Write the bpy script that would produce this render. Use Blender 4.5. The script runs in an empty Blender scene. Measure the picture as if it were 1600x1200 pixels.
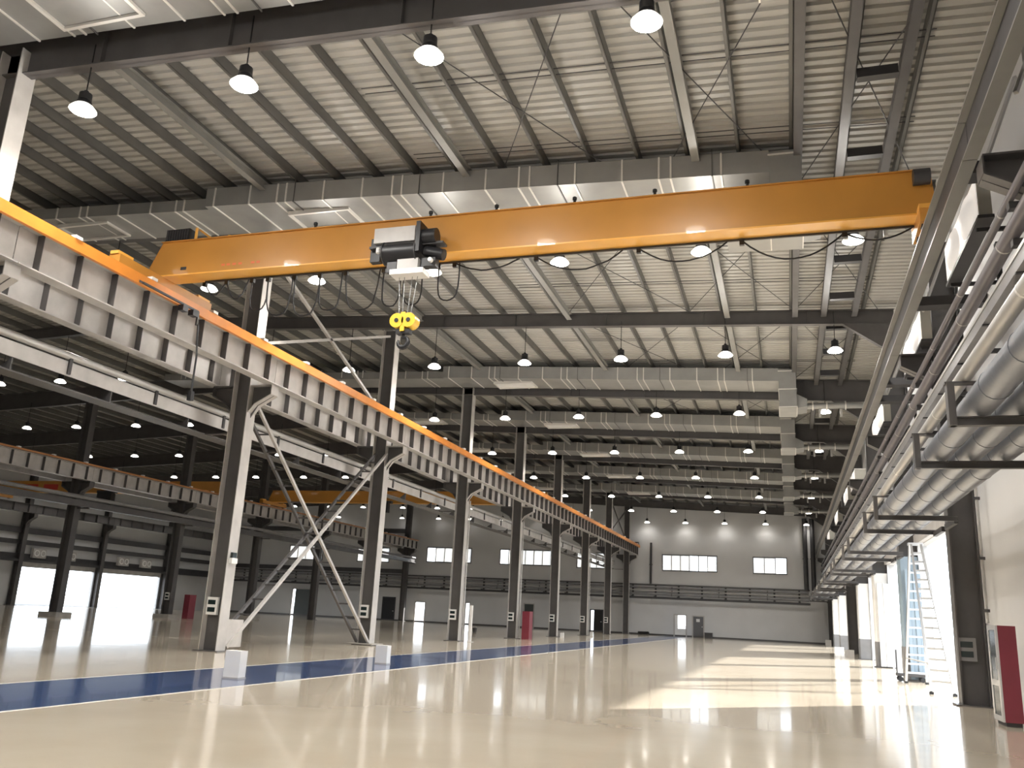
import bpy, math, random
from mathutils import Vector, Matrix
random.seed(7)
sc = bpy.context.scene
COL = sc.collection
PI = math.pi

# ------------------------------------------------------------------ camera, world, sun, exposure
def make_camera():
    yaw, pitch, roll = 0.31362376, 0.25877622, 0.05011167
    cy, sy, cp, sp = math.cos(yaw), math.sin(yaw), math.cos(pitch), math.sin(pitch)
    f = Vector((-sy*cp, cy*cp, sp)); r = Vector((cy, sy, 0)); u = r.cross(f)
    cr, sr = math.cos(roll), math.sin(roll)
    r2 = cr*r + sr*u; u2 = -sr*r + cr*u
    cam = bpy.data.cameras.new('camera'); o = bpy.data.objects.new('camera', cam); COL.objects.link(o)
    m = Matrix((( r2.x, u2.x, -f.x, 0), (r2.y, u2.y, -f.y, 0), (r2.z, u2.z, -f.z, 1.5), (0, 0, 0, 1)))
    o.matrix_world = m
    cam.sensor_width = 36; cam.lens = 1348.2/1600*36; cam.clip_end = 600; cam.clip_start = .05
    sc.camera = o
make_camera()
sc.view_settings.view_transform = 'Standard'; sc.view_settings.look = 'None'
sc.view_settings.gamma = 1; sc.view_settings.use_curve_mapping = False
sc.view_settings.exposure = 0.0
W = bpy.data.worlds.new('sky'); sc.world = W; W.use_nodes = True
bg = W.node_tree.nodes['Background']; bg.inputs[0].default_value = (.86, .93, 1, 1); bg.inputs[1].default_value = 4.6
def light(name, kind, loc, energy, color, **k):
    l = bpy.data.lights.new(name, kind); l.energy = energy; l.color = color
    for a, b in k.items(): setattr(l, a, b)
    o = bpy.data.objects.new(name, l); COL.objects.link(o); o.location = loc; return o
sun = light('sun', 'SUN', (60, 60, 60), 24.0, (1, .97, .92), angle=math.radians(1.2))
sun.rotation_euler = Vector((-.9, -1, -1.345*math.tan(math.radians(21.5)))).to_track_quat('-Z', 'Y').to_euler()
LAMP_W = 1120.0          # watts of one high-bay lamp

# ------------------------------------------------------------------ materials
def mat(name, col, rough=.5, metal=0, noise=.0, nscale=3.0, emit=0, ecol=None, bump=0, bscale=20, coat=0, spec=.5, alpha=1, trans=0):
    m = bpy.data.materials.new(name); m.use_nodes = True; nt = m.node_tree; p = nt.nodes['Principled BSDF']
    p.inputs['Base Color'].default_value = (*col, 1); p.inputs['Roughness'].default_value = rough
    p.inputs['Metallic'].default_value = metal; p.inputs['Specular IOR Level'].default_value = spec
    p.inputs['Coat Weight'].default_value = coat
    p.inputs['Alpha'].default_value = alpha; p.inputs['Transmission Weight'].default_value = trans
    if emit:
        p.inputs['Emission Color'].default_value = (*(ecol or col), 1); p.inputs['Emission Strength'].default_value = emit
    if noise or bump:
        tc = nt.nodes.new('ShaderNodeTexCoord'); nz = nt.nodes.new('ShaderNodeTexNoise')
        nz.inputs['Scale'].default_value = nscale; nz.inputs['Detail'].default_value = 5
        nt.links.new(tc.outputs['Object'], nz.inputs['Vector'])
        if noise:
            mp = nt.nodes.new('ShaderNodeMapRange'); mp.inputs[1].default_value = .3; mp.inputs[2].default_value = .7
            mp.inputs[3].default_value = 1-noise; mp.inputs[4].default_value = 1+noise
            nt.links.new(nz.outputs[0], mp.inputs[0])
            mx = nt.nodes.new('ShaderNodeVectorMath'); mx.operation = 'SCALE'; mx.inputs[0].default_value = col
            nt.links.new(mp.outputs[0], mx.inputs['Scale']); nt.links.new(mx.outputs[0], p.inputs['Base Color'])
        if bump:
            n2 = nt.nodes.new('ShaderNodeTexNoise'); n2.inputs['Scale'].default_value = bscale
            nt.links.new(tc.outputs['Object'], n2.inputs['Vector'])
            b = nt.nodes.new('ShaderNodeBump'); b.inputs['Strength'].default_value = bump; b.inputs['Distance'].default_value = .01
            nt.links.new(n2.outputs[0], b.inputs['Height']); nt.links.new(b.outputs[0], p.inputs['Normal'])
    return m
STEEL = mat('grey_painted_steel', (.088, .083, .082), .42, 0, .16, 1.5)
STEEL2 = mat('light_grey_painted_steel', (.47, .45, .43), .4, 0, .12, 2)  # lighter grey; on main row flanges it stands in for side light
STEELD = mat('dark_painted_steel', (.05, .048, .05), .5, 0, .15, 2)
PURL = mat('purlin_galvanised', (.13, .127, .118), .45, .2, .12, 1.2)
PURL2 = mat('roof_tie_steel', (.24, .235, .22), .45, .1, .1, 1.2)
DECK = mat('roof_sheet_white', (.43, .42, .39), .42, .0, .05, .6)
WALL = mat('wall_panel_white', (.60, .60, .60), .55, 0, .04, .5, bump=.15, bscale=3)
DUCT = mat('galvanised_duct', (.31, .31, .30), .42, .35, .10, 1.1)
SEAM = mat('duct_seam', (.78, .76, .72), .35, .3)
ORANGE = mat('orange_crane_paint', (.55, .255, .047), .38, 0, .06, 1.0, coat=.2)
ORANGEF = mat('yellow_orange_flange', (.88, .46, .09), .36, 0, .05, 1.5, coat=.2)
ORBAR = mat('orange_conductor_plastic', (.74, .27, .045), .35, 0, .08, 2)
YEL = mat('yellow_hook_block', (.9, .55, .04), .35, 0, .05, 3)
BLACK = mat('black_plastic', (.012, .012, .014), .4, 0, .1, 4)
RED = mat('red_cabinet', (.20, .028, .045), .38, 0, .08, 2)
REDT = mat('red_sign', (.55, .05, .03), .5)
WHITE = mat('white_enamel', (.82, .81, .79), .4, 0, .03, 3)
PIPEI = mat('insulated_pipe_foil', (.175, .185, .21), .38, .3, .08, 3, bump=.35, bscale=9)
PIPEG = mat('grey_pipe', (.22, .215, .215), .38, .1, .1, 2)
PIPEP = mat('purple_grey_pipe', (.15, .135, .145), .4, 0, .1, 2)
PIPEL = mat('pale_pipe', (.46, .45, .43), .35, .1, .05, 2)
RUBBER = mat('black_cable', (.01, .01, .012), .5)
ROPE = mat('steel_rope', (.25, .25, .25), .4, .8)
CONC = mat('concrete_plinth', (.40, .38, .35), .7, 0, .15, 3)
GROUND = mat('outdoor_paving', (.15, .15, .15), .8, 0, .1, .3)
DOORG = mat('grey_green_door', (.075, .085, .08), .45, 0, .05, 2)
DOORD = mat('dark_grey_door', (.13, .13, .135), .45)
GLASS = mat('window_glass', (.95, .97, 1), .03, alpha=.22, spec=.6)
MATTG = mat('milky_window_glass', (.85, .83, .76), .6, trans=.0, alpha=.62)
ALU = mat('aluminium', (.72, .72, .72), .3, .7, .05, 5)
DARKG = mat('dark_glass', (.02, .03, .03), .1)
SHEET = mat('daylit_plastic_sheet', (.85, .82, .78), .5, emit=.55, ecol=(1, .93, .86), bump=.6, bscale=6)  # emission added to brighten the white fronts of the wall boxes
BEIGE = mat('beige_sheet_metal', (.36, .345, .30), .5, 0, .06, 2)
LENS = mat('lamp_lens_lit', (1, .97, .9), .3, emit=26, ecol=(1, .95, .86))
REFL = mat('lamp_reflector', (.9, .88, .85), .3, emit=2.2, ecol=(1, .95, .86))
LENSD = mat('lamp_lens_lit_far', (1, .97, .9), .3, emit=9, ecol=(1, .96, .9))
BLUEW = mat('blue_white_sheet', (.30, .38, .45), .35)

def floor_mat():
    m = bpy.data.materials.new('epoxy_floor'); m.use_nodes = True; nt = m.node_tree; N = nt.nodes; Lk = nt.links
    p = N['Principled BSDF']; tc = N.new('ShaderNodeTexCoord')
    nz = N.new('ShaderNodeTexNoise'); nz.inputs['Scale'].default_value = .35; nz.inputs['Detail'].default_value = 4
    Lk.new(tc.outputs['Object'], nz.inputs['Vector'])
    cr = N.new('ShaderNodeValToRGB'); cr.color_ramp.elements[0].color = (.60, .515, .40, 1); cr.color_ramp.elements[1].color = (.72, .64, .515, 1)
    cr.color_ramp.elements[0].position = .3; cr.color_ramp.elements[1].position = .7
    Lk.new(nz.outputs[0], cr.inputs[0]); Lk.new(cr.outputs[0], p.inputs['Base Color'])
    p.inputs['Roughness'].default_value = .13; p.inputs['Specular IOR Level'].default_value = .55
    p.inputs['Coat Weight'].default_value = .35; p.inputs['Coat Roughness'].default_value = .05
    n2 = N.new('ShaderNodeTexNoise'); n2.inputs['Scale'].default_value = 1.3; n2.inputs['Detail'].default_value = 2
    Lk.new(tc.outputs['Object'], n2.inputs['Vector'])
    b = N.new('ShaderNodeBump'); b.inputs['Strength'].default_value = .05; b.inputs['Distance'].default_value = .02
    Lk.new(n2.outputs[0], b.inputs['Height']); Lk.new(b.outputs[0], p.inputs['Normal']); Lk.new(b.outputs[0], p.inputs['Coat Normal'])
    return m
FLOOR = floor_mat()
BLUE = mat('blue_epoxy_stripe', (.045, .085, .21), .14, 0, .08, .6, coat=.3)
LINE = mat('pale_joint_line', (.75, .72, .66), .3)

# ------------------------------------------------------------------ mesh helpers
class MB:
    def __init__(s): s.v = []; s.f = []
    def add(s, vs, fs):
        n = len(s.v); s.v += [tuple(v) for v in vs]; s.f += [tuple(n+i for i in f) for f in fs]; return s
    def box(s, x0, x1, y0, y1, z0, z1):
        return s.add([(x0,y0,z0),(x1,y0,z0),(x1,y1,z0),(x0,y1,z0),(x0,y0,z1),(x1,y0,z1),(x1,y1,z1),(x0,y1,z1)],
                     [(0,3,2,1),(4,5,6,7),(0,1,5,4),(1,2,6,5),(2,3,7,6),(3,0,4,7)])
    def sheared(s, x0, x1, y0, y1, zf, h):          # box whose bottom follows zf(x)
        a, b = zf(x0), zf(x1)
        return s.add([(x0,y0,a),(x1,y0,b),(x1,y1,b),(x0,y1,a),(x0,y0,a+h),(x1,y0,b+h),(x1,y1,b+h),(x0,y1,a+h)],
                     [(0,3,2,1),(4,5,6,7),(0,1,5,4),(1,2,6,5),(2,3,7,6),(3,0,4,7)])
    def prism(s, pts, axis, a, b):                  # polygon pts (2-D) extruded along axis from a to b
        n = len(pts)
        def P(p, t):
            return {'x': (t, p[0], p[1]), 'y': (p[0], t, p[1]), 'z': (p[0], p[1], t)}[axis]
        vs = [P(p, a) for p in pts] + [P(p, b) for p in pts]
        fs = [tuple(range(n)), tuple(range(2*n-1, n-1, -1))] + [(i, i+n, (i+1) % n+n, (i+1) % n) for i in range(n)]
        return s.add(vs, fs)
    def bar(s, p, q, w, h=None, up=(0,0,1)):        # rectangular bar between two points
        h = h or w; p = Vector(p); q = Vector(q); d = (q-p).normalized(); u = Vector(up)
        if abs(d.dot(u)) > .98: u = Vector((0,1,0))
        r = d.cross(u).normalized(); u = r.cross(d).normalized()
        vs = []
        for c in (p, q):
            for a, b in ((-1,-1),(1,-1),(1,1),(-1,1)): vs.append(c + r*a*w/2 + u*b*h/2)
        return s.add(vs, [(0,1,2,3),(7,6,5,4),(0,4,5,1),(1,5,6,2),(2,6,7,3),(3,7,4,0)])
    def tube(s, pts, r, n=8, cap=True):
        pts = [Vector(p) for p in pts]; k = len(pts); vs = []
        rr = r if isinstance(r, (list, tuple)) else [r]*k
        u = None
        for i, p in enumerate(pts):
            d = (pts[min(i+1, k-1)] - pts[max(i-1, 0)]).normalized()
            if u is None:
                u = Vector((0,0,1)) if abs(d.z) < .9 else Vector((1,0,0))
            a = d.cross(u).normalized(); u = a.cross(d).normalized()
            for j in range(n):
                t = 2*PI*j/n; vs.append(p + (a*math.cos(t) + u*math.sin(t))*rr[i])
        fs = [(i*n+j, i*n+(j+1) % n, (i+1)*n+(j+1) % n, (i+1)*n+j) for i in range(k-1) for j in range(n)]
        if cap: fs += [tuple(range(n-1, -1, -1)), tuple((k-1)*n+j for j in range(n))]
        return s.add(vs, fs)
    def lathe(s, prof, c=(0,0,0), n=14):            # profile (r, z)
        vs = []; k = len(prof)
        for r, z in prof:
            for j in range(n):
                t = 2*PI*j/n; vs.append((c[0]+r*math.cos(t), c[1]+r*math.sin(t), c[2]+z))
        fs = [(i*n+j, i*n+(j+1) % n, (i+1)*n+(j+1) % n, (i+1)*n+j) for i in range(k-1) for j in range(n)]
        fs += [tuple(range(n-1, -1, -1)), tuple((k-1)*n+j for j in range(n))]
        return s.add(vs, fs)
    def mesh(s, name, m, smooth=False):
        me = bpy.data.meshes.new(name); me.from_pydata(s.v, [], s.f); me.materials.append(m)
        if smooth:
            me.polygons.foreach_set('use_smooth', [True]*len(me.polygons))
            try: me.set_sharp_from_angle(angle=math.radians(40))
            except Exception: pass
        me.update(); return me
    def obj(s, name, m, parent=None, loc=(0,0,0), smooth=False):
        return link(name, s.mesh(name, m, smooth), parent, loc)
def link(name, me, parent=None, loc=(0,0,0), rz=0):
    o = bpy.data.objects.new(name, me); COL.objects.link(o); o.location = loc
    if rz: o.rotation_euler = (0, 0, rz)
    if parent: o.parent = parent
    return o
def tag(o, label, cat, group=None):
    o['label'] = label; o['category'] = cat
    if group: o['group'] = group
    return o
def thing(name, label, cat, loc=(0,0,0), rz=0, group=None):
    o = bpy.data.objects.new(name, None); COL.objects.link(o); o.location = loc; o.rotation_euler = (0,0,rz)
    o.empty_display_size = .2
    return tag(o, label, cat, group)
def struct(o): o['kind'] = 'structure'; return o
def copy_tree(o, loc, label, group=None, rz=None):
    def cp(a, par):
        c = a.copy(); COL.objects.link(c)
        if par: c.parent = par
        for ch in list(a.children): cp(ch, c)
        return c
    c = cp(o, None); c.location = loc
    if rz is not None: c.rotation_euler = (0, 0, rz)
    c['label'] = label
    if group: c['group'] = group
    return c
ORD = ['first','second','third','fourth','fifth','sixth','seventh','eighth','ninth','tenth','eleventh','twelfth','thirteenth','fourteenth','fifteenth','sixteenth','seventeenth','eighteenth','nineteenth']
TENS = ['twentieth','thirtieth','fortieth','fiftieth','sixtieth']; TENW = ['twenty','thirty','forty','fifty','sixty']
def ordw(i):
    if i < 19: return ORD[i]
    n = i+1; t = n//10-2; r = n % 10
    return TENS[t] if r == 0 else TENW[t]+'-'+ORD[r-1]

# ------------------------------------------------------------------ dimensions
YK = [12.6 + 9.8*i for i in range(9)]               # frames; YK[1] is the frame of the nearest complete column
XR, XL, YF, YB = 4.2, -65.6, 92.0, -12.0
RIDGE = -30.7
def zr(x): return 12.96 - .045*(x+15.5) if x > RIDGE else 12.96 - .045*(RIDGE+15.5) + .045*(x-RIDGE)
RH = .70                                            # rafter depth
PH = .29
ROFF = [-.55, .12, .14, -.34, -.36, -.32, -.28, -.2, -.02]   # how much each frame's underside differs
def zd(x): return zr(x) + RH + PH                  # underside of the roof sheets

# ------------------------------------------------------------------ setting: ground, floor, walls, roof
struct(MB().box(-260, 200, -120, 330, -.4, -.12).obj('ground', GROUND))
struct(MB().box(XL-.3, XR+.3, YB, YF+.3, -.12, 0).obj('floor', FLOOR))
fl = bpy.data.objects['floor']
MB().box(-12.05, -9.42, YB+.1, YF-.2, 0, .004).obj('floor_stripe', BLUE, fl)
for x in (-12.09, -9.38): MB().box(x-.03, x+.03, YB+.1, YF-.2, 0, .005).obj('stripe_edge_line', LINE, fl)
LINE2 = mat('fine_floor_joint', (.40, .36, .30), .4)
for y in (28.0, 47.6, 67.2): MB().box(XL+.3, XR-.2, y-.008, y+.008, 0, .002).obj('floor_joint', LINE2, fl)

def wall(name, axis, pos, t, a0, a1, z0, z1, holes, m):
    """wall in the plane axis=pos, thickness t outwards, with rectangular holes (a0,a1,z0,z1)"""
    A = sorted({a0, a1, *[h[0] for h in holes], *[h[1] for h in holes]}); Z = sorted({z0, z1, *[h[2] for h in holes], *[h[3] for h in holes]})
    mb = MB()
    for i in range(len(A)-1):
        run = None
        for j in range(len(Z)-1):
            ca, cz = (A[i]+A[i+1])/2, (Z[j]+Z[j+1])/2
            solid = not any(h[0] < ca < h[1] and h[2] < cz < h[3] for h in holes)
            if solid:
                if axis == 'x': mb.box(min(pos, pos+t), max(pos, pos+t), A[i], A[i+1], Z[j], Z[j+1])
                else: mb.box(A[i], A[i+1], min(pos, pos+t), max(pos, pos+t), Z[j], Z[j+1])
    return struct(mb.obj(name, m))
OPEN_R = [(YK[k]+.32, YK[k+1]-.32, 0, 4.3) for k in (1, 2, 3, 5, 6)]
wall('wall_right', 'x', XR, .25, YB, YF+.25, 0, 14.6, OPEN_R, WALL)
OPEN_L = [(62.2, 71.2, .02, 3.9), (72.1, 80.9, .02, 3.9)]
wall('wall_left', 'x', XL, -.25, YB, YF+.25, 0, 14.6, OPEN_L, WALL)
WIN = [(-12.4, -6.9, 6.5, 8.1, 6), (-3.3, -.1, 6.5, 8.1, 3), (-38.9, -33.6, 6.6, 8.2, 5), (-30.2, -24.4, 6.6, 8.2, 6), (-21.5, -18.3, 6.5, 8.1, 3), (-47.6, -43.6, 6.4, 8.0, 4), (-56.6, -52.2, 6.4, 8.0, 4)]
DOORS = [(-11.2, -10.0, 0, 2.1), (-9.35, -8.25, 0, 2.05), (-39.9, -38.7, 0, 2.15), (-27.2, -26.1, 0, 2.5), (-19.9, -18.6, 0, 2.2), (-43.9, -42.4, 0, 2.5), (-55.6, -52.6, 0, 3.0), (-33.9, -33.4, 0, 2.3)]
wall('wall_far', 'y', YF, .25, XL, XR, 0, 15.2, [w[:4] for w in WIN]+DOORS, WALL)
wall('wall_back', 'y', YB, -.25, XL, XR, 0, 15.2, [], WALL)

# roof deck: ribbed sheets, ribs across the hall
def deck():
    for nm, xa, xb in (('ceiling', XR, RIDGE), ('ceiling', RIDGE, XL)):
        prof = []; y = YB; p = .30
        while y < YF:
            prof += [(y, 0), (y+.16, 0), (y+.19, .06), (y+.27, .06)]; y += p
        prof.append((YF, 0))
        vs = []; n = len(prof)
        for x in (xa, xb):
            for yy, dz in prof: vs.append((x, yy, zd(x)+dz))
        fs = [(i, i+1, n+i+1, n+i) for i in range(n-1)]
        # outer cover so that no sky shows through
        b = len(vs)
        for x in (xa, xb):
            for yy in (YB, YF): vs.append((x, yy, zd(x)+.16))
        fs.append((b, b+1, b+3, b+2))
        struct(MB().add(vs, fs).obj(nm, DECK))
deck()
# low grey plinth along the right and far walls
struct(MB().box(XL+.3, XR-.2, YF-.04, YF-.005, 0, .14).obj('baseboard_far', STEEL))
struct(MB().box(XR-.04, XR-.005, YB+.2, YK[1]+.3, 0, .12).obj('baseboard_right', STEEL2))

# ------------------------------------------------------------------ windows and doors in the far wall
for i, (a, b, z0, z1, n) in enumerate(WIN):
    w = thing('window_%d' % (i+1), 'x', 'window'); del w['label']; del w['category']; w['kind'] = 'structure'
    fr = MB(); y = YF+.02
    for z in (z0, z1): fr.box(a-.05, b+.05, y-.06, y+.06, z-.05, z+.05)
    fr.box(a-.05, a+.04, y-.06, y+.06, z0, z1); fr.box(b-.04, b+.05, y-.06, y+.06, z0, z1)
    fr.obj('window_frame', STEEL, w)
    pw = (b-a)/n
    for j in range(n):
        if j: MB().box(a+j*pw-.045, a+j*pw+.045, y-.05, y+.05, z0+.05, z1-.05).obj('mullion', STEEL2, w)
        clear = (i == 0 and j in (3, 4)) or (i in (2, 3) and j == 0) or (i == 1 and j == 2)
        MB().box(a+j*pw+.05, a+(j+1)*pw-.05, y-.01, y+.01, z0+.05, z1-.05).obj('pane', GLASS if clear else MATTG, w)
def door(i, h, m, label, glazed=0, ajar=0):
    a, b, z0, z1 = h
    d = thing('door_%d' % i, 'x', 'door'); del d['label']; del d['category']; d['kind'] = 'structure'
    f = MB(); y = YF
    f.box(a-.07, a+.05, y-.05, y+.1, 0, z1+.07); f.box(b-.05, b+.07, y-.05, y+.1, 0, z1+.07); f.box(a, b, y-.05, y+.1, z1-.03, z1+.07)
    f.obj('door_frame', STEEL2 if m is not BLACK else STEELD, d)
    if glazed == 2:
        pass                                           # doorway standing open to daylight
    elif glazed:
        MB().box(a+.05, b-.05, y, y+.05, .02, .75).obj('door_panel', WHITE, d)
        MB().box(a+.05, a+.35, y, y+.05, .75, z1-.03).obj('door_leaf', WHITE, d)
        MB().box(a+.35, b-.05, y+.02, y+.03, .75, z1-.03).obj('pane', GLASS, d)
    elif ajar:
        MB().box(a+.35, b-.05, y, y+.05, .02, z1-.03).obj('door_leaf', m, d)
    else:
        MB().box(a+.05, b-.05, y, y+.05, .02, z1-.03).obj('door_leaf', m, d)
        if m is DOORD: MB().box(a+.35, b-.4, y-.012, y, z1-.55, z1-.25).obj('door_notice', WHITE, d)
    if glazed != 2: MB().box(b-.22, b-.12, y-.06, y, 1.0, 1.06).obj('door_handle', ALU, d)
door(1, DOORS[0], WHITE, '', glazed=1); door(2, DOORS[1], DOORD, ''); door(3, DOORS[2], WHITE, '', glazed=2)
door(4, DOORS[3], DOORG, ''); door(5, DOORS[4], BLACK, '', ajar=1); door(6, DOORS[5], BLACK, '')
door(7, DOORS[6], DOORG, '', ajar=1); door(8, DOORS[7], WHITE, '', glazed=2)
b = thing('storage_bin', 'dark storage bin on the floor beside the grey door in the end wall', 'bin', (-7.75, YF-.45, 0))
MB().box(-.36, .36, -.3, .3, 0, .46).obj('bin_body', STEELD, b); MB().box(-.39, .39, -.33, .33, .46, .52).obj('bin_lid', STEEL, b)

# ------------------------------------------------------------------ roof frames, purlins, ties, bracing
def rafter(i):
    y = YK[i]; far = ''
    r = thing('roof_rafter', f'grey steel roof beam across the hall, {ordw(i)} from the near end {far}'.strip(), 'beam', (0, y, 0), group='roof beams')
    segs = [(3.95, -15.5), (-15.5, RIDGE), (RIDGE, -40.6), (-40.6, -65.3)]
    web = MB(); tf = MB(); bf = MB(); of = ROFF[i]; zq = lambda x: zr(x)+of
    for a, c in segs:
        x0, x1 = min(a, c), max(a, c)
        web.sheared(x0, x1, -.012, .012, zq, RH-of); bf.sheared(x0, x1, -.13, .13, zq, .03); tf.sheared(x0, x1, -.13, .13, lambda x: zr(x)+RH-.03, .03)
    web.obj('web', STEEL, r); bf.obj('bottom_flange', STEEL, r); tf.obj('top_flange', STEEL, r)
    h = MB()
    h.prism([(2.2, zq(2.2)), (4.0, zq(4.0)), (4.0, zq(4.0)-.95), (3.6, zq(3.6)-.95)], 'y', -.12, .12)
    h.obj('haunch', STEEL, r)
    if i < 4:
        me = MB().box(-.01, .01, -.12, .12, .03+of, RH-.03).mesh('stiffener_plate', STEEL)
        for x in (1.0, -2.8, -6.6, -10.4, -13.6): link('stiffener', me, r, (x, 0, zr(x)))
for i in range(9): rafter(i)
PSP = 1.27
px = [2.95 - PSP*i for i in range(54)]
for i, x in enumerate(px):
    if x < XL+.6: break
    z = zr(x)+RH
    p = MB()
    p.box(x-.05, x+.04, YB+.3, YF-.05, z, z+.015); p.box(x+.02, x+.035, YB+.3, YF-.05, z, z+PH-.005); p.box(x-.05, x+.04, YB+.3, YF-.05, z+PH-.02, z+PH-.005)
    tag(p.obj('purlin', PURL), f'galvanised roof purlin running lengthwise, {ordw(i)} from the wall with the pipes', 'purlin', 'roof purlins')
# wide pressed ties between the beams (lower than the purlins)
for j, x in enumerate((-14.6, -8.1, -1.9, .55, 1.55, 2.6)):
    z = zr(x) + .40; w = .10 if j < 3 else .10
    t = thing('tie_beam', ['grey lengthwise roof tie over the column row', 'grey lengthwise roof tie over the middle of the nave', 'wide grey lengthwise roof tie above the crane right half',
                           'dark lengthwise roof tie where the ducts end', 'lengthwise rail of the ladder frame, side next to the ducts', 'lengthwise rail of the ladder frame, side next to the wall'][j], 'beam', (x, 0, z), group='lengthwise roof ties')
    for k in range(9):
        a = YK[k-1]+.14 if k else YB+.4; c = YK[k]-.14
        m = MB(); m.box(-w, w, a, c, 0, .02); m.box(-.012, .012, a, c, .02, .24); m.box(-w, w, a, c, .24, .26); m.obj('tie_section', PURL2 if j in (0, 1, 2) else STEEL, t)
for k in range(8):
    for s in range(3):
        y = YK[k] + 1.0 + s*3.27
        m = MB(); m.box(1.68, 2.47, y-.012, y+.012, zr(2)+.32, zr(2)+.56); m.box(1.68, 2.47, y-.10, y+.10, zr(2)+.29, zr(2)+.32)
        tag(m.obj('cross_member', STEELD), f'short dark rung of the roof ladder frame, {ordw(k*3+s)} from the near end', 'beam', 'rungs of the roof ladder frame')
for k in range(0, 5):                                # round bracing rods
    n = 0
    for xa, xb in ((3.4, .55), (.55, -3.3), (-3.3, -8.1)):
        for flip in (0, 1):
            p = (xa, YK[k]+.3, zr(xa)+RH-.06); q = (xb, YK[k+1]-.3, zr(xb)+RH-.06)
            if flip: p, q = (xb, YK[k]+.3, zr(xb)+RH-.08), (xa, YK[k+1]-.3, zr(xa)+RH-.08)
            tag(MB().tube([p, q], .014, 5).obj('bracing_rod', STEELD), f'thin diagonal roof bracing rod, {ordw(k)} bay, {ordw(n)} from the wall with the pipes', 'rod', 'roof bracing rods'); n += 1
for k in range(0, 3):                                # pairs of thin sag lines between purlins
    for s, f in enumerate((.36, .68)):
        y = YK[k]+9.8*f
        for d in (0, .22):
            m = MB()
            m.bar((3.1, y+d, zr(3.1)+RH+.07), (-9.4, y+d, zr(-9.4)+RH+.07), .016)
            tag(m.obj('sag_rod', STEELD), f'thin crosswise sag rod through the purlins, {ordw(k)} bay, {ordw(2*s+(d>0))} line', 'rod', 'purlin sag rods')

# ------------------------------------------------------------------ columns
def h_column(label, x, y, ztop, side=1, corbels=(1,), depth=.6, fw=.45, base=True, group=None, name='steel_column', zc=7.45, m=STEEL, mf=STEEL2):
    """web along X, flanges facing +/-X; x = centre"""
    c = thing(name, label, 'column', (x, y, 0), group=group)
    d = depth/2
    MB().box(-d+.02, d-.02, -.012, .012, .02, ztop).obj('web', m, c)
    MB().box(d-.025, d, -fw/2, fw/2, .02, ztop).obj('flange', mf, c)
    MB().box(-d, -d+.025, -fw/2, fw/2, .02, ztop).obj('flange', mf, c)
    if base:
        MB().box(-d-.12, d+.12, -fw/2-.1, fw/2+.1, 0, .03).obj('base_plate', m, c)
    for s in corbels:
        k = MB(); a = d*s; t = (d+.75)*s
        P = [(a, zc-1.0), (a, zc-.02), (t, zc-.02), (t, zc-.32), (a+.22*s, zc-.62)]
        k.prism(P, 'y', -.012, .012)
        cb = k.obj('corbel', m, c)
        e = MB(); e.bar((a+.0, 0, zc-.86), (a+.2*s, 0, zc-.6), fw-.06, .025, up=(0,0,1)); e.bar((a+.2*s, 0, zc-.6), (t, 0, zc-.30), fw-.06, .025)
        e.box(min(a, t), max(a, t), -fw/2+.03, fw/2-.03, zc-.03, zc); e.box(t-.012, t+.012, -fw/2+.03, fw/2-.03, zc-.3, zc-.03)
        e.obj('corbel_flange', mf if s > 0 else m, cb)
    return c
GX, RZ = -15.0, 8.95                                 # near runway girder axis, top of its rail
BOT = 7.92                                            # underside of the runway girders
def meter_box(parent_x, y, z, label, m=WHITE):
    b = thing('switch_box', label, 'box', (parent_x, y, z), group='switch boxes on the columns')
    MB().box(-.20, .20, -.09, 0, 0, .50).obj('box_body', m, b)
    for zz in (.08, .29): MB().box(-.12, .13, -.10, -.09, zz, zz+.13).obj('box_window', DARKG, b)
# row B (main row)
for i, y in enumerate(YK):
    if i == 0: lab = 'cut-off grey column, nearest of the main row, under the nearest roof beam'
    else: lab = f'grey steel column of the main row carrying the orange rail, {ordw(i-1)} whole one from the camera'
    h_column(lab, -16.0, y, zr(-16)+.02, corbels=(1, -1), zc=BOT, group='columns of the main row')  # flanges and right corbels: the web's paint, lightened to imitate side light
    if 0 < i < 8:
        meter_box(-16.12, y-.03, 1.02, f'white switch box with two dark windows on main row column, {ordw(i-1)} from camera')
    if i in (1, 2, 5, 6): MB()
# row C
for i in range(1, 9):
    y = YK[i]
    h_column(f'dark steel column of the row beyond the main row, {ordw(i-1)} from the near end', -41.0, y, zr(-41)+.02, corbels=(1, -1), zc=BOT, group='columns of the far row', m=STEEL, mf=STEEL)
    if i in (2, 3, 4, 5):
        tag(MB().box(-41.65, -40.35, y-.6, y+.6, 0, .25).obj('column_plinth', CONC), f'low concrete plinth under the {ordw(i-1)} column of the far row', 'plinth', 'plinths of the far row')
    if i in (4,):
        meter_box(-41.1, y-.03, 1.2, 'white switch box on the far row column beside the red cabinet')
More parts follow.
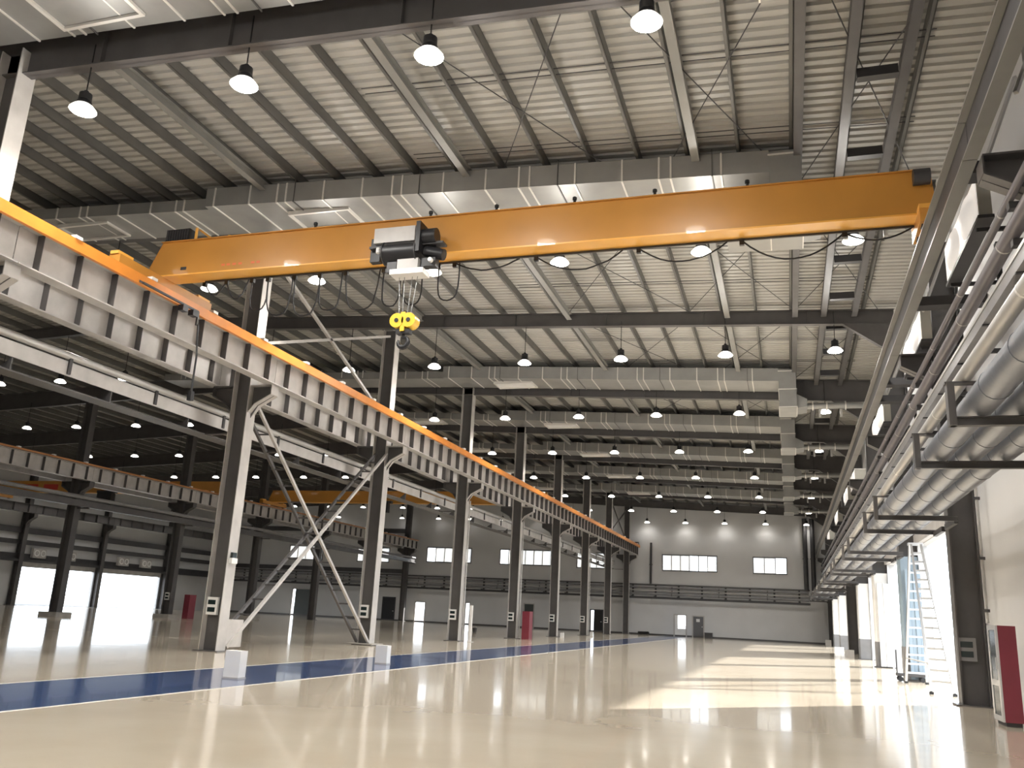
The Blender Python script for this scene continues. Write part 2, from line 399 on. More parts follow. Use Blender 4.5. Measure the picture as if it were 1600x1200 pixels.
# right wall columns
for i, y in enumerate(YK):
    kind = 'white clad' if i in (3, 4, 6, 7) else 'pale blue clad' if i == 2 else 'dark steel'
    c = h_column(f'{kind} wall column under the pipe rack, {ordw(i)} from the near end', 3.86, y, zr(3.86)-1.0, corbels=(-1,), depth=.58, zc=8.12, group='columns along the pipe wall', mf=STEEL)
    if kind != 'dark steel':  # pale casing imitates sunlight on the steel, grey foot imitates the shaded base
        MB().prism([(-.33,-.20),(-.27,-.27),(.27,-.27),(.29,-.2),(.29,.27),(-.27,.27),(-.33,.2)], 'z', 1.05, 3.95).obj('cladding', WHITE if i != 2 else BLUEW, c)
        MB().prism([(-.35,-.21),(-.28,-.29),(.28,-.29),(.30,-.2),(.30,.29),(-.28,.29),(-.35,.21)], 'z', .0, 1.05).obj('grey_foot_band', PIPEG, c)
meter_box(3.76, YK[1]-.03, .95, 'grey switch box with two dark windows on the near wall column', PIPEG)
# left wall columns
for i in range(3, 9):
    y = YK[i]
    h_column(f'dark column against the wall with daylight gates, {ordw(i-3)} from the near end', -65.2, y, zr(-65)-.1, corbels=(1,), depth=.55, zc=8.0, group='columns of the gate wall', mf=STEEL)
# plinth and small boxes at the main row
tag(MB().box(-16.55, -15.45, YK[2]-.5, YK[2]+.5, .031, .06).obj('base_grout', CONC), 'grey grout pad around the foot of the second whole main row column', 'pad')
for i, (x, y) in enumerate(((-10.34, 15.3), (-10.46, 22.2))):
    t = thing('white_guard_box', ['white upright box standing on the blue stripe, nearer one', 'small white upright box on the blue stripe, farther one'][i], 'box', (x, y, .004), group='white boxes on the stripe')
    MB().box(-.17, .17, -.12, .12, 0, .52 if i == 0 else .48).obj('box_body', WHITE, t); MB().box(-.18, .18, -.13, .13, 0, .03).obj('box_foot', STEEL2, t)
t = thing('sign_box', 'small white device with a dark top on the flange of the nearest whole column', 'box', (-15.69, YK[1]-.02, 2.5))
MB().box(0, .10, -.14, .14, 0, .16).obj('box_body', WHITE, t); MB().box(0, .08, -.1, .1, .16, .32).obj('box_top', DARKG, t)
for i, (x, y, k) in enumerate(((-15.3, YK[4]+.0, 4), (-40.30, YK[4]+1.1, 3))):
    t = thing('hydrant_cabinet', ['narrow red hydrant cabinet beside the fourth main row column', 'red hydrant cabinet beside the second pale plinth of the far row'][i], 'cabinet', (x, y, .0))
    MB().box(-.0, .45, -.35, .35, 0, 1.62).obj('cabinet_body', RED, t); MB().box(-.02, .0, -.3, .3, .08, 1.55).obj('cabinet_door', STEEL2, t)
t = thing('white_post', 'white square post standing just right of the third whole main row column', 'post', (-15.1, YK[3]-.15, 0))
MB().box(-.06, .06, -.06, .06, .02, 1.75).obj('post', WHITE, t); MB().box(-.14, .14, -.14, .14, 0, .02).obj('post_foot', STEEL2, t)
for i, k in enumerate((5, 6)):
    t = thing('white_marker', f'small white marker block at the foot of the {ordw(k-1)} whole main row column', 'block', (-15.25, YK[k]-.35, 0))
    MB().box(-.12, .12, -.1, .1, 0, .30).obj('marker_body', WHITE, t); MB().box(-.09, .09, -.07, .07, .30, .36).obj('marker_cap', STEEL2, t)
# downpipe on each visible main row column
for k in (3, 4, 6):
    tag(MB().tube([(-15.62, YK[k]+.16, .05), (-15.62, YK[k]+.16, 7.0)], .035, 8).obj('conduit', PIPEL, smooth=True), f'pale vertical conduit on the {ordw(k-1)} whole main row column', 'pipe', 'conduits on columns')

# ------------------------------------------------------------------ runway girders
def girder(x, k, label, group, bot=BOT, top=8.78, m=STEEL2, nst=9, fw=.42, stx=.19, webm=None):
    a = (YK[k-1] if k else 2.8)+.012; c = YK[k]-.012
    if k == 8: c = YF-.3
    g = thing('runway_girder', label, 'girder', (x, a, 0), group=group)
    L = c-a
    MB().box(-.01, .01, 0, L, bot+.03, top-.03).obj('web', webm or m, g)
    MB().box(-fw/2, fw/2, 0, L, top-.03, top).obj('top_flange', m, g)
    MB().box(-fw*.42, fw*.42, 0, L, bot, bot+.03).obj('bottom_flange', m, g)
    key = (round(bot, 2), round(top, 2), stx, m.name)
    if key not in STM: STM[key] = MB().box(-stx, stx, -.008, .008, bot+.03, top-.03).mesh('stiffener_plate', STEEL)
    if nst:
        for j in range(nst): link('stiffener', STM[key], g, (0, (j+.45)*L/nst, 0))
    return g
STM = {}
def bayname(k): return ordw(k)
for k in range(0, 9):
    girder(GX, k, f'runway girder with stiffener plates below the orange rail, {bayname(k)} span from the near end', 'main row runway girders, nave side')
    girder(-17.0, k, f'runway girder on the far side of the main row, {bayname(k)} span from the near end', 'main row runway girders, aisle side', bot=8.05 if 0 else BOT)
for k in range(2, 9):
    girder(-40.0, k, f'dim runway girder of the far row, near side, {bayname(k-2)} span from the near end', 'far row runway girders', m=STEEL2)
    if k > 2: girder(-42.0, k, f'dim runway girder of the far row, back side, {bayname(k-2)} span from the near end', 'far row runway girders, back side', nst=0)
for k in range(0, 9):
    girder(2.70, k, f'narrow runway girder over the pipe rack, {bayname(k)} span from the near end', 'runway girders of the pipe wall', bot=8.14, top=8.78, fw=.24, stx=.08, nst=0, webm=STEELD, m=PURL2)
for k in range(4, 9):
    girder(-64.3, k, f'dark runway girder along the gate wall, {bayname(k-4)} span from the near end', 'runway girders of the gate wall', bot=8.02, top=8.78, nst=6, m=STEEL)
def rail(x, y0, y1, label, conductor=0, cx=.24):
    r = thing('crane_rail', label, 'rail', (x, y0, 8.785), group='crane rails')
    MB().prism([(-.05,0),(.05,0),(.05,.02),(.015,.035),(.015,.11),(.035,.12),(.035,.17),(-.035,.17),(-.035,.12),(-.015,.11),(-.015,.035),(-.05,.02)], 'y', 0, y1-y0).obj('rail_bar', STEEL, r)
    me = MB().box(-.10, -.05, -.05, .05, 0, .03).mesh('clip_plate', STEEL2)
    for j in range(int((y1-y0)/2.45)): link('rail_clip', me, r, (0, .6+j*2.45, 0))
for args in ((GX, 2.8, YF-.9, 'crane rail on the main row girder, nave side'), (-17.0, 2.8, YF-.9, 'crane rail on the main row girder, aisle side'),
             (2.70, 2.8, YF-.9, 'crane rail on the pipe wall girder'), (-40.0, 22, YF-.9, 'crane rail on the far row girder')): rail(*args)
def conductor(x, y0, y1, z, label, h=.26, w=.10, lx=.14, bm=None):
    r = thing('conductor_bar', label, 'conductor rail', (x, y0, z), group='orange conductor rails')
    MB().box(-w/2, w/2, 0, y1-y0, 0, h).obj('bar', bm or ORBAR, r)
    me = MB().box(-w/2-.03, w/2+.03, -.10, .10, h, h+.07).mesh('hanger_clip', WHITE)
    n = int((y1-y0)/2.45)
    for j in range(n): link('hanger_clip', me, r, (0, 1.2+j*2.45, 0))
    me2 = MB().box(-lx, 0, -.02, .02, .05, .09).mesh('bracket_arm', STEEL2)
    for j in range(n): link('bracket_arm', me2, r, (-w/2, 1.2+j*2.45, 0))
conductor(GX+.30, 2.8, YF-.7, 8.70, 'long orange conductor rail along the main row runway girder', lx=.07)
conductor(-40.0+.30, 30, YF-.9, 8.80, 'orange conductor rail along the far row runway girder', h=.09, lx=.07, bm=mat('dull_orange_conductor', (.50, .22, .08), .4))
e = thing('rail_buffer', 'black crane buffer at the end of the main row rail', 'buffer', (GX, YF-.75, 8.785))
MB().box(-.18, .18, -.1, .4, 0, .5).obj('buffer_post', STEELD, e); MB().tube([(0,-.1,.35), (0,-.35,.35)], .11, 10).obj('buffer_pad', BLACK, e)

# tray with pipe on the aisle side of the main row
TX = -17.45
t = thing('pipe_tray', 'pale pipe on a long slotted tray hung on the aisle side of the main row', 'pipe tray', (TX, 2.8, 0))
L = YF-3.2
MB().tube([(0, 0, 7.32), (0, L, 7.32)], .10, 10).obj('pipe', PIPEL, t, smooth=True)
MB().box(-.02, .02, 0, L, 6.80, 7.14).obj('tray_side', STEEL2, t); MB().box(-.10, .02, 0, L, 7.14, 7.17).obj('tray_lip', PIPEL, t)
MB().box(-.45, .06, 0, L, 6.44, 6.48).obj('tray_ledge', STEEL, t)
me = MB().box(.02, .07, -.05, .05, 6.84, 7.26).mesh('hanger', STEELD)
for j in range(int(L/3.27)): link('hanger', me, t, (0, 1+j*3.27, 0))
me = MB().prism([(-.45, 6.47), (.0, 6.47), (0, 6.82)], 'y', -.02, .02).mesh('gusset', STEEL)
for j in range(int(L/3.27)): link('gusset', me, t, (0, 2.6+j*3.27, 0))
me = MB().box(-.06, .9, -.04, .04, 6.40, 6.44).mesh('arm', STEEL)
for y in YK: link('arm', me, t, (.25, y-2.8, 0))
t = thing('pipe_tray', 'dim pipe tray hung on the far row of columns', 'pipe tray', (-39.9, 30, 0))
MB().tube([(0, 0, 6.9), (0, YF-31, 6.9)], .12, 8).obj('pipe', PIPEG, t, smooth=True); MB().box(-.3, .1, 0, YF-31, 6.35, 6.42).obj('tray_ledge', STEEL, t)
MB().box(-.02, .02, 0, YF-31, 6.42, 6.72).obj('tray_side', STEEL, t)
me = MB().box(-.8, .05, -.05, .05, 6.28, 6.35).mesh('arm', STEEL)
for y in YK[2:]: link('arm', me, t, (0, y-30, 0))

# ------------------------------------------------------------------ bracing of the main row
def lattice(p, q, label, group, w=.5, b=.09):
    """pair of angles, w apart in X, joined by battens"""
    t = thing('column_brace', label, 'brace', p, group=group)
    p = Vector(p); q = Vector(q); d = q-p
    for s in (-1, 1):
        MB().bar((s*w/2, 0, 0), d+Vector((s*w/2, 0, 0)), b, b, up=(1,0,0)).obj('angle_bar', STEEL2 if s > 0 else STEEL, t)  # right-hand angle lightened to imitate side light
    n = int(d.length/.75); m = MB().box(-w/2, w/2, -.025, .025, -.025, .025).mesh('batten', STEEL)
    for i in range(1, n): link('batten', m, t, tuple(d*i/n))
G = 'braces between the first two whole main row columns'
lattice((-16, YK[1]+.1, 7.6), (-16, YK[2]-.25, .12), 'lattice brace sloping down towards the far column foot', G)
lattice((-15.95, YK[1]+.25, .12), (-15.95, YK[2]-.1, 7.6), 'lattice brace rising from the near column foot', G)
tag(MB().box(-16.25, -15.72, YK[1]+.03, YK[1]+1.0, .12, .9).obj('gusset_plate', STEEL2), 'grey gusset plate at the foot of the nearest whole column', 'plate')
for i, (p, q) in enumerate((((-16, YK[1]+.2, 12.7), (-16, YK[2]-.2, 9.2)), ((-16, YK[1]+.2, 9.4), (-16, YK[2]-.2, 12.7)))):
    tag(MB().bar(p, q, .10, .10).obj('upper_brace', STEEL2), ['upper diagonal brace falling away from the camera above the orange rail', 'upper diagonal brace rising away from the camera above the orange rail'][i], 'brace', 'upper braces of the main row')
for i, (p, q) in enumerate((((-16, YK[7]+.2, 12.6), (-16, YK[8]-.2, 9.2)), ((-16, YK[7]+.2, 9.2), (-16, YK[8]-.2, 12.6)))):
    tag(MB().bar(p, q, .10, .10).obj('upper_brace', STEEL), ['diagonal brace in the last bay of the main row, falling', 'diagonal brace in the last bay of the main row, rising'][i], 'brace', 'upper braces of the main row')

# ------------------------------------------------------------------ main bridge crane
def crane(y, x0, x1, label, detail=True, zb=9.27, zt=10.2):
    c = thing('bridge_crane', label, 'crane', (0, y, 0), group='bridge cranes')
    tp = .35
    zf = zb+.035
    g = MB()
    g.prism([(x0+.05, zf), (x1-.05, zf), (x1-.12, zt), (x0+tp, zt), (x0+.05, zf+.25)], 'y', -.24, -.228)
    g.prism([(x0+.05, zf), (x1-.05, zf), (x1-.12, zt), (x0+tp, zt), (x0+.05, zf+.25)], 'y', .228, .24)
    g.box(x0+tp-.02, x1-.12, -.3, .3, zt, zt+.02)
    g.prism([(x0+.05, zf), (x0+.07, zf), (x0+.07, zf+.25), (x0+tp+.02, zt), (x0+tp, zt), (x0+.05, zf+.25)], 'y', -.25, .25)
    g.box(x1-.14, x1-.12, -.25, .25, zf, zt)
    g.obj('box_girder', ORANGE, c)
    fl = MB().box(x0+.0, x1-.02, -.275, .275, zb, zb+.035)
    fl.obj('bottom_flange', ORANGEF, c)
    for s, x in ((0, x0+.35), (1, x1-.30)):
        cw = .11 if (s and detail == 2) else .16; cl = .55 if (s and detail == 2) else 1.75
        e = MB(); e.box(x-cw, x+cw, -cl, cl, zb-.26, zb-.002)
        et = e.obj('end_carriage', ORANGE, c)
        for yy in (-cl+.25, cl-.25):
            MB().tube([(x-.07, yy, zb-.16), (x+.07, yy, zb-.16)], .155, 14).obj('wheel', STEELD, et, smooth=True)
            MB().box(x-.12, x+.12, yy-.22-.06, yy+.28-.06, zb-.002, zb+.08).obj('wheel_cover', ORANGEF, et)
    return c
CY = 17.0
mc = crane(CY, -15.35, 3.0, 'orange single girder bridge crane spanning the nave, nearest crane', detail=2)
# details of the main crane
cab = MB().box(-14.95, -14.25, -.24, .0, 10.24, 10.56).obj('control_box', BLACK, mc)
me = MB().box(-.012, .012, -.02, .0, 0, .26).mesh('louvre', STEELD)
for j in range(9): link('louvre', me, cab, (-14.9+j*.075, -.24, 10.27))
MB().bar((-14.15, -.1, 10.22), (-14.15, -.1, 10.62), .05).obj('top_post', ORANGEF, mc)
MB().bar((-14.05, -.1, 10.55), (-13.6, -.1, 10.24), .05).obj('top_stay', ORANGE, mc)
MB().tube([(-13.2, 0, 10.22), (-13.2, 0, 10.36)], .06, 8).obj('warning_lamp', YEL, mc)
me = MB().lathe([(.03, 0), (.03, .06), (.05, .07), (.05, .13), (.02, .15)], n=8).mesh('stud', BLACK)
for x in (-10.6, -7.6, -6.0, -4.2, -2.45, -.55): link('top_stud', me, mc, (x, -.26, 10.22))
mt = MB(); mt.tube([(2.55, -.35, 10.02), (2.85, -.35, 10.02)], .16, 12); mt.box(2.6, 2.8, -.35, -.2, 9.9, 10.15)
mt.obj('travel_motor', STEELD, mc, smooth=True)
MB().box(-14.35, -14.18, -.246, -.24, 9.42, 9.50).obj('type_plate', STEELD, mc)
me = MB().box(0, .10, -.244, -.24, 0, .055).mesh('marking', mat('faded_red_marking', (.75, .18, .06), .5))
for j, x in enumerate((-13.15, -13.0, -12.83, -12.66, -12.3, -12.15)): link('painted_marking', me, mc, (x, 0, 9.44))
fr = MB()                                            # current collector frame at the left end
for yy in (-1.2, .9): fr.bar((-15.15, yy, 9.0), (-14.55, yy, 8.72), .05)
fr.bar((-14.55, -1.2, 8.72), (-14.55, .9, 8.72), .05); fr.bar((-14.55, .9, 8.72), (-14.55, .9, 8.35), .05)
fr.obj('collector_frame', STEELD, mc)
for yy in (.35, .75): MB().box(-14.66, -14.5, yy-.1, yy+.1, 8.55, 8.70).obj('current_collector', BLACK, mc)
# hoist trolley (hangs on the crane)
h = thing('hoist_trolley', 'black electric hoist trolley hanging under the orange crane girder', 'hoist', (-8.0, CY, 0))
MB().box(-.85, .95, -.72, -.46, 9.33, 9.38).obj('trolley_beam', STEELD, h)
w = MB()
for x in (-.75, .62):
    w.box(x-.12, x+.12, -.60, -.44, 9.05, 9.62); w.tube([(x, -.43, 9.40), (x, -.30, 9.40)], .10, 12)
w.obj('wheel_bracket', BLACK, h)
MB().tube([(-.45, -.66, 9.18), (.35, -.66, 9.18)], .25, 20).obj('rope_drum', BLACK, h, smooth=True)
me = MB().lathe([(.27, -.012), (.27, .012)], n=20).mesh('flange', STEELD)
for x in (-.45, .35):
    o = link('drum_flange', me, h, (x, -.66, 9.18)); o.rotation_euler = (0, PI/2, 0)
MB().box(-.72, .28, -.78, -.5, 9.42, 9.78).obj('electric_cabinet', STEEL2, h)
MB().tube([(.42, -.66, 9.52), (.78, -.66, 9.52)], .19, 14).obj('hoist_motor', BLACK, h, smooth=True)
MB().box(.36, .46, -.9, -.44, 9.1, 9.82).obj('gear_case', BLACK, h)
MB().tube([(.5, -.6, 9.2), (.95, -.6, 9.08)], .13, 10).obj('travel_motor', BLACK, h, smooth=True)
MB().tube([(-.62, -.72, 9.20), (-.62, -.72, 9.32)], .05, 8).obj('limit_switch', WHITE, h)
MB().box(-.08, .42, -.8, -.5, 8.72, 8.98).obj('load_sensor_box', STEEL2, h)
MB().box(-.22, .58, -.86, -.48, 8.60, 8.72).obj('drip_tray', WHITE, h)
MB().box(-.35, -.12, -.75, -.52, 8.7, 8.95).obj('rope_guide', BLACK, h)
MB().box(.45, .8, -.72, -.5, 8.80, 9.0).obj('junction_box', BLACK, h)
MB().tube([(.72, -.75, 8.9), (.72, -.85, 8.9)], .05, 8).obj('switch_knob', WHITE, h)
rp = MB()
for dx in (-.12, -.04, .08, .16): rp.bar((.12+dx*1.6, -.64, 8.62), (.12+dx, -.64, 7.72), .012)
rp.obj('hoist_rope', ROPE, h)
hk = thing('hook_block', 'yellow two-sheave hook block with black hook below the hoist', 'hook', (-7.85, CY-.64, 7.72))
for s in (-1, 1):
    sc_ = MB().tube([(s*.14, -.13, -.17), (s*.14, .13, -.17)], .165, 18).obj('sheave_cover', YEL, hk, smooth=True)
    MB().tube([(s*.14, -.145, -.17), (s*.14, -.13, -.17)], .05, 10).obj('sheave_pin', BLACK, sc_)
MB().box(-.05, .05, -.12, .12, -.42, .02).obj('block_frame', YEL, hk)
MB().box(-.16, .16, -.09, .09, -.46, -.36).obj('crosshead', BLACK, hk)
pts = [(0, 0, -.44), (0, 0, -.54)] + [(-.0+.12*math.sin(a), 0, -.64-.12*math.cos(a)+0) for a in [math.radians(x) for x in (150, 120, 90, 60, 30, 0, -30, -60, -90, -115)]]
MB().tube(pts, [.035, .035, .04, .045, .05, .055, .055, .055, .05, .045, .035, .02], 8).obj('hook', BLACK, hk, smooth=True)
# festoon cable
fc = thing('festoon_cable', 'black looping festoon cable hung under the orange crane girder', 'cable', (0, CY+.20, 9.22))
MB().box(-13.9, 2.6, -.02, .02, 0, .04).obj('cable_track', STEELD, fc)
lo = [(-13.9, -13.25, .35), (-13.25, -12.6, .5), (-12.5, -12.05, .85), (-12.05, -11.35, 1.0), (-11.3, -10.6, 1.05), (-10.6, -10.0, .95), (-9.9, -9.0, 1.0), (-8.9, -8.45, .95), (-8.35, -7.9, .95), (-7.5, -6.98, .9),
      (-7.1, -5.55, .22), (-5.15, -3.2, .38), (-2.85, -1.0, .36), (-.7, 1.3, .48), (1.3, 2.55, .2)]
for a, b2, s in lo:
    n = 13; pts = []
    for j in range(n):
        u = j/(n-1); xx = a+(b2-a)*u
        if s > .6: xx -= .09*math.sin(2*PI*u)
        pts.append((xx, random.uniform(-.02, .02), -s*(1-(2*u-1)**2) if s < .6 else -s*(1-abs(2*u-1)**2.6)))
    MB().tube(pts, .018, 6).obj('cable_loop', RUBBER, fc, smooth=True)
me = MB().box(-.05, .05, -.04, .04, -.10, 0).mesh('carrier', BLACK)
for a, b2, s in lo: link('cable_carrier', me, fc, (a, 0, 0))
pc = MB().tube([(-14.5, .9, 8.37), (-14.48, 1.0, 7.5), (-14.5, 1.02, 6.6)], .025, 6).obj('pendant_cable', RUBBER, mc, smooth=True); MB().box(-14.56, -14.44, .96, 1.08, 6.35, 6.6).obj('pendant_switch', BLACK, pc)
# distant cranes
c2 = crane(61.7, -40.35, -16.7, 'distant orange bridge crane beyond the main row of columns')
c3 = crane(57.0, -64.65, -41.7, 'distant orange bridge crane with red lettering in the gate aisle')
me = MB().box(0, 1.5, -.26, -.245, 0, .45).mesh('sign', REDT)
for x in (-61.0, -58.9, -46.6): link('red_sign_plate', me, c3, (x, 0, 9.5))
for c in (c2, c3):
    xx = -30 if c is c2 else -52
    MB().box(xx-.7, xx+.7, -.9, -.5, 8.5, 9.25).obj('hoist_body', BLACK, c)
    MB().box(xx-.9, xx+.9, -.75, -.43, 9.2, 9.4).obj('trolley_beam', STEELD, c)

# ------------------------------------------------------------------ ducts
def duct(i, label):
    y0, y1 = YK[i]-2.4, YK[i]-.42; h = .60
    x0 = -34.0 if i == 3 else -24.2
    x1 = .62
    d = thing('air_duct', label, 'duct', (0, 0, 0), group='roof air ducts')
    z = lambda x: zr(x)-.02
    b = MB(); b.sheared(-16.6, x1-.75, y0, y1, z, h); b.sheared(x0, -16.6, y0+.2, y1, z, h*.62)
    b.obj('duct_body', DUCT, d)
    n = 0; x = x1-1.9
    while x > x0+.5:
        hh = h if x > -16.6 else h*.62; ya = y0 if x > -16.6 else y0+.2
        offs = (0, .30) if n % 3 == 1 else (0,)
        for o in offs:
            s = MB(); xx = x-o
            s.sheared(xx-.022, xx+.022, ya-.03, y1+.01, lambda q: z(q)-.03, .03); s.sheared(xx-.022, xx+.022, ya-.03, ya, z, hh)
            s.obj('joint_flange', SEAM, d)
        n += 1; x -= 1.25
    for gx in (-13.0, -31.8 if i == 3 else -21.8):
        g = MB(); gy = (y0+y1)/2 + .12; zz = z(gx)-.05
        g.box(gx-1.02, gx+1.02, gy-.55, gy-.47, zz-.06, zz+.07); g.box(gx-1.02, gx+1.02, gy+.47, gy+.55, zz-.06, zz+.07)
        g.box(gx-1.02, gx-.94, gy-.47, gy+.47, zz-.06, zz+.07); g.box(gx+.94, gx+1.02, gy-.47, gy+.47, zz-.06, zz+.07)
        gr = g.obj('grille_frame', SEAM, d)
        MB().box(gx-.94, gx+.94, gy-.47, gy+.47, zz+.0, zz+.03).obj('grille_face', DUCT if i < 2 else WHITE, gr)
    # drop box with branch
    zb = 11.0
    if i == 1: MB().box(x1-1.85, x1-.78, y0+.3, y1-.1, zb, zb+.62).obj('side_plenum', DUCT, d)
    MB().box(x1-.75, x1, y0+.02, y1-.02, zb, z(x1)+h).obj('drop_box', DUCT, d)
    for zz in (zb+.02, zb+.85, zb+1.7):
        s = MB(); s.box(x1-.78, x1+.03, y0-.01, y0+.02, zz, zz+.04); s.box(x1, x1+.03, y0, y1, zz, zz+.04); s.box(x1-.78, x1-.75, y0, y1, zz, zz+.04); s.obj('box_flange', SEAM, d)
    MB().prism([(x1, zb+.05), (x1, zb+.7), (x1+.45, zb+.45), (x1+.45, zb+.12)], 'y', y0+.3, y1-.3).obj('branch_reducer', DUCT, d)
    MB().tube([(x1+.45, (y0+y1)/2, zb+.28), (3.5, (y0+y1)/2, zb+.28)], .15, 12).obj('branch_pipe', DUCT, d, smooth=True)
    for xx in (x1+.7, x1+1.3, x1+2.1):
        s = MB(); s.tube([(xx-.025, (y0+y1)/2, zb+.28), (xx+.025, (y0+y1)/2, zb+.28)], .21, 12); s.obj('pipe_flange', SEAM, d)
    for xx in (x1+1.0, x1+1.9):
        MB().box(xx-.05, xx+.05, (y0+y1)/2-.05, (y0+y1)/2+.05, zb-.25, zb+.12).obj('drain_cock', PIPEL, d)
    for j, xx in enumerate((-1.5, -5.5, -9.5, -13.5)):
        m = MB()
        for yy in (y0-.02, y1+.02): m.bar((xx, yy, z(xx)), (xx, yy, zr(xx)+RH), .02)
        m.bar((xx, y0-.04, z(xx)-.02), (xx, y1+.04, z(xx)-.02), .03); m.obj('duct_hanger', STEEL, d)
DL = ['nearest galvanised air duct at the top corner, with a square grille', 'galvanised air duct just above the orange crane', None, 'air duct under the third roof beam, first beyond the crane and a bare beam', 'second air duct beyond the bare roof beam', 'third air duct beyond the bare roof beam', 'fourth air duct beyond the bare roof beam', 'farthest air duct before the end wall']
for i, l in enumerate(DL):
    if l: duct(i, l)

# ------------------------------------------------------------------ high-bay lamps
def lamp_meshes():
    M = {}
    M['rod'] = MB().tube([(0,0,.42), (0,0,1.6)], .014, 5).mesh('rod', BLACK)
    M['body'] = MB().lathe([(.05, .46), (.06, .40), (.13, .39), (.135, .25), (.10, .22), (.15, .20), (.16, .14)], n=14).mesh('body', BLACK, True)
    M['refl'] = MB().lathe([(.12, .15), (.20, .10), (.27, .02), (.275, 0)], n=18).mesh('refl', REFL, True)
    M['lens'] = MB().lathe([(.262, -.002), (.25, -.02), (.05, -.035)], n=18).mesh('lens', LENS, True)
    M['lensd'] = MB().lathe([(.262, -.002), (.25, -.02), (.05, -.035)], n=12).mesh('lens', LENSD, True)
    return M
LM = lamp_meshes()
def lamp(x, y, label, lit, far=False, z=11.3, up=0):
    t = thing('high_bay_lamp', label, 'lamp', (x, y, z), group='high-bay lamps')
    r = link('hanging_rod', LM['rod'], t); r.scale = (1, 1, 1)
    i = min(range(9), key=lambda q: abs(YK[q]-y)); rod_top = (zr(x)+max(ROFF[i], 0)+.02 if abs(YK[i]-y) < .1 else zd(x)-.0)-z
    r.scale = (1, 1, 1); r.location = (0, 0, 0)
    r.scale.z = 1; r.location.z = 0
    if rod_top > 1.6: r.scale.z = (rod_top-.42)/1.18; r.location.z = .42-.42*r.scale.z
    link('lamp_housing', LM['body'], t); link('reflector', LM['refl'], t); link('lens', LM['lensd' if far else 'lens'], t)
    if lit:
        l = bpy.data.lights.new('lamp_light', 'SPOT'); l.energy = lit; l.color = (1, .965, .92); l.shadow_soft_size = .24
        l.spot_size = math.radians(150); l.spot_blend = .55
        o = bpy.data.objects.new('lamp_light', l); COL.objects.link(o); o.location = (0, 0, -.08); o.parent = t
        if up:                                       # the translucent reflector also throws light up and sideways
            l = bpy.data.lights.new('lamp_uplight', 'POINT'); l.energy = up; l.color = (1, .955, .89); l.shadow_soft_size = .2
            o = bpy.data.objects.new('lamp_uplight', l); COL.objects.link(o); o.location = (0, 0, -.42); o.parent = t
for i, y in enumerate(YK):
    for j, x in enumerate((1.9, -2.0, -6.0, -9.95, -13.9)):
        if i == 0 and j == 0: continue
        lamp(x, y-.02, f'lit nave high-bay lamp, {ordw(i)} crosswise line from camera, {ordw(j)} from pipe wall', LAMP_W*(1, 1, .95, .8, .7, .6, .55, .42, .06)[i], up=(130 if i < 3 else 0))
for y in (2.8, -7.0):
    for j, x in enumerate((-2.0, -6.0, -9.95, -13.9)):
        lamp(x, y, f'high-bay lamp behind the camera, {ordw(j)} from pipe wall, {"nearer" if y > 0 else "farther"} line', LAMP_W, up=130)
for i, y in enumerate(YK):
    for j, x in enumerate((-17.9, -21.9, -25.9, -29.8, -33.6, -37.4, -41.9, -45.8, -50.0, -55.5, -61.0)):
        if i == 0 and j > 2: continue
        if j > 5 and i < 2: continue
        lamp(x, y-.02, f'lit high-bay lamp of the aisles, {ordw(i)} line from camera, {ordw(j)} from main row', LAMP_W*.5 if (j % 3 == 1 and i < 8) else 0, far=True)

# ------------------------------------------------------------------ pipe rack at the right wall
RS = 4.0
k = 0
for i, yk in enumerate(YK):
    for d in (-1.5, 1.5):
        y = yk+d
        if y > 91: continue
        t = thing('rack_bracket', f'steel bracket carrying the pipes, {ordw(k)} from the near end', 'bracket', (0, y, 0), group='pipe rack brackets'); k += 1
        m = MB(); m.box(1.90, 3.56, -.05, .05, RS-.11, RS-.10); m.box(1.90, 3.56, -.006, .006, RS-.10, RS-.01); m.box(1.90, 3.56, -.05, .05, RS-.012, RS); m.obj('cross_arm', STEEL, t)
        MB().box(1.88, 1.96, -.08, .08, RS-.11, 4.42).obj('end_post', STEEL, t)
        MB().box(1.86, 2.24, -.06, .06, 4.40, 4.425).obj('upper_arm', STEEL, t)
        MB().bar((3.53, 0, RS-.1), (3.53, (1.3 if d < 0 else -1.3), RS-.1), .08, .12).obj('tie_arm', STEELD, t)
for nm, xa, za, xb, zb2 in (('side_rail', 1.84, RS-.16, 1.88, RS-.06), ):
    pass
def longpipe(x, z, r, label, m, y0=2.8, y1=YF-.9, bands=0, bm=None, n=14):
    t = thing('pipe', label, 'pipe', (x, y0, z), group='pipes along the wall')
    MB().tube([(0, 0, 0), (0, y1-y0, 0)], r, n).obj('pipe_run', m, t, smooth=True)
    if bands:
        me = MB().tube([(0, -.02, 0), (0, .02, 0)], r*1.035, n).mesh('joint_band', bm or m)
        for j in range(int((y1-y0)/bands)): link('joint_band', me, t, (0, .5+j*bands, 0))
    return t
for x, l in ((2.25, 'thick foil-wrapped pipe on the rack, edge nearest the nave'), (2.69, 'thick foil-wrapped pipe on the rack, middle of the three'), (3.13, 'thick foil-wrapped pipe on the rack, nearest the wall')):
    longpipe(x, RS+.187, .178, l, PIPEI, bands=1.4, bm=PIPEI, n=20)
longpipe(2.10, 4.425+.085, .085, 'pale pipe carried on top of the rack posts', PIPEL, bands=4.9, bm=SEAM)
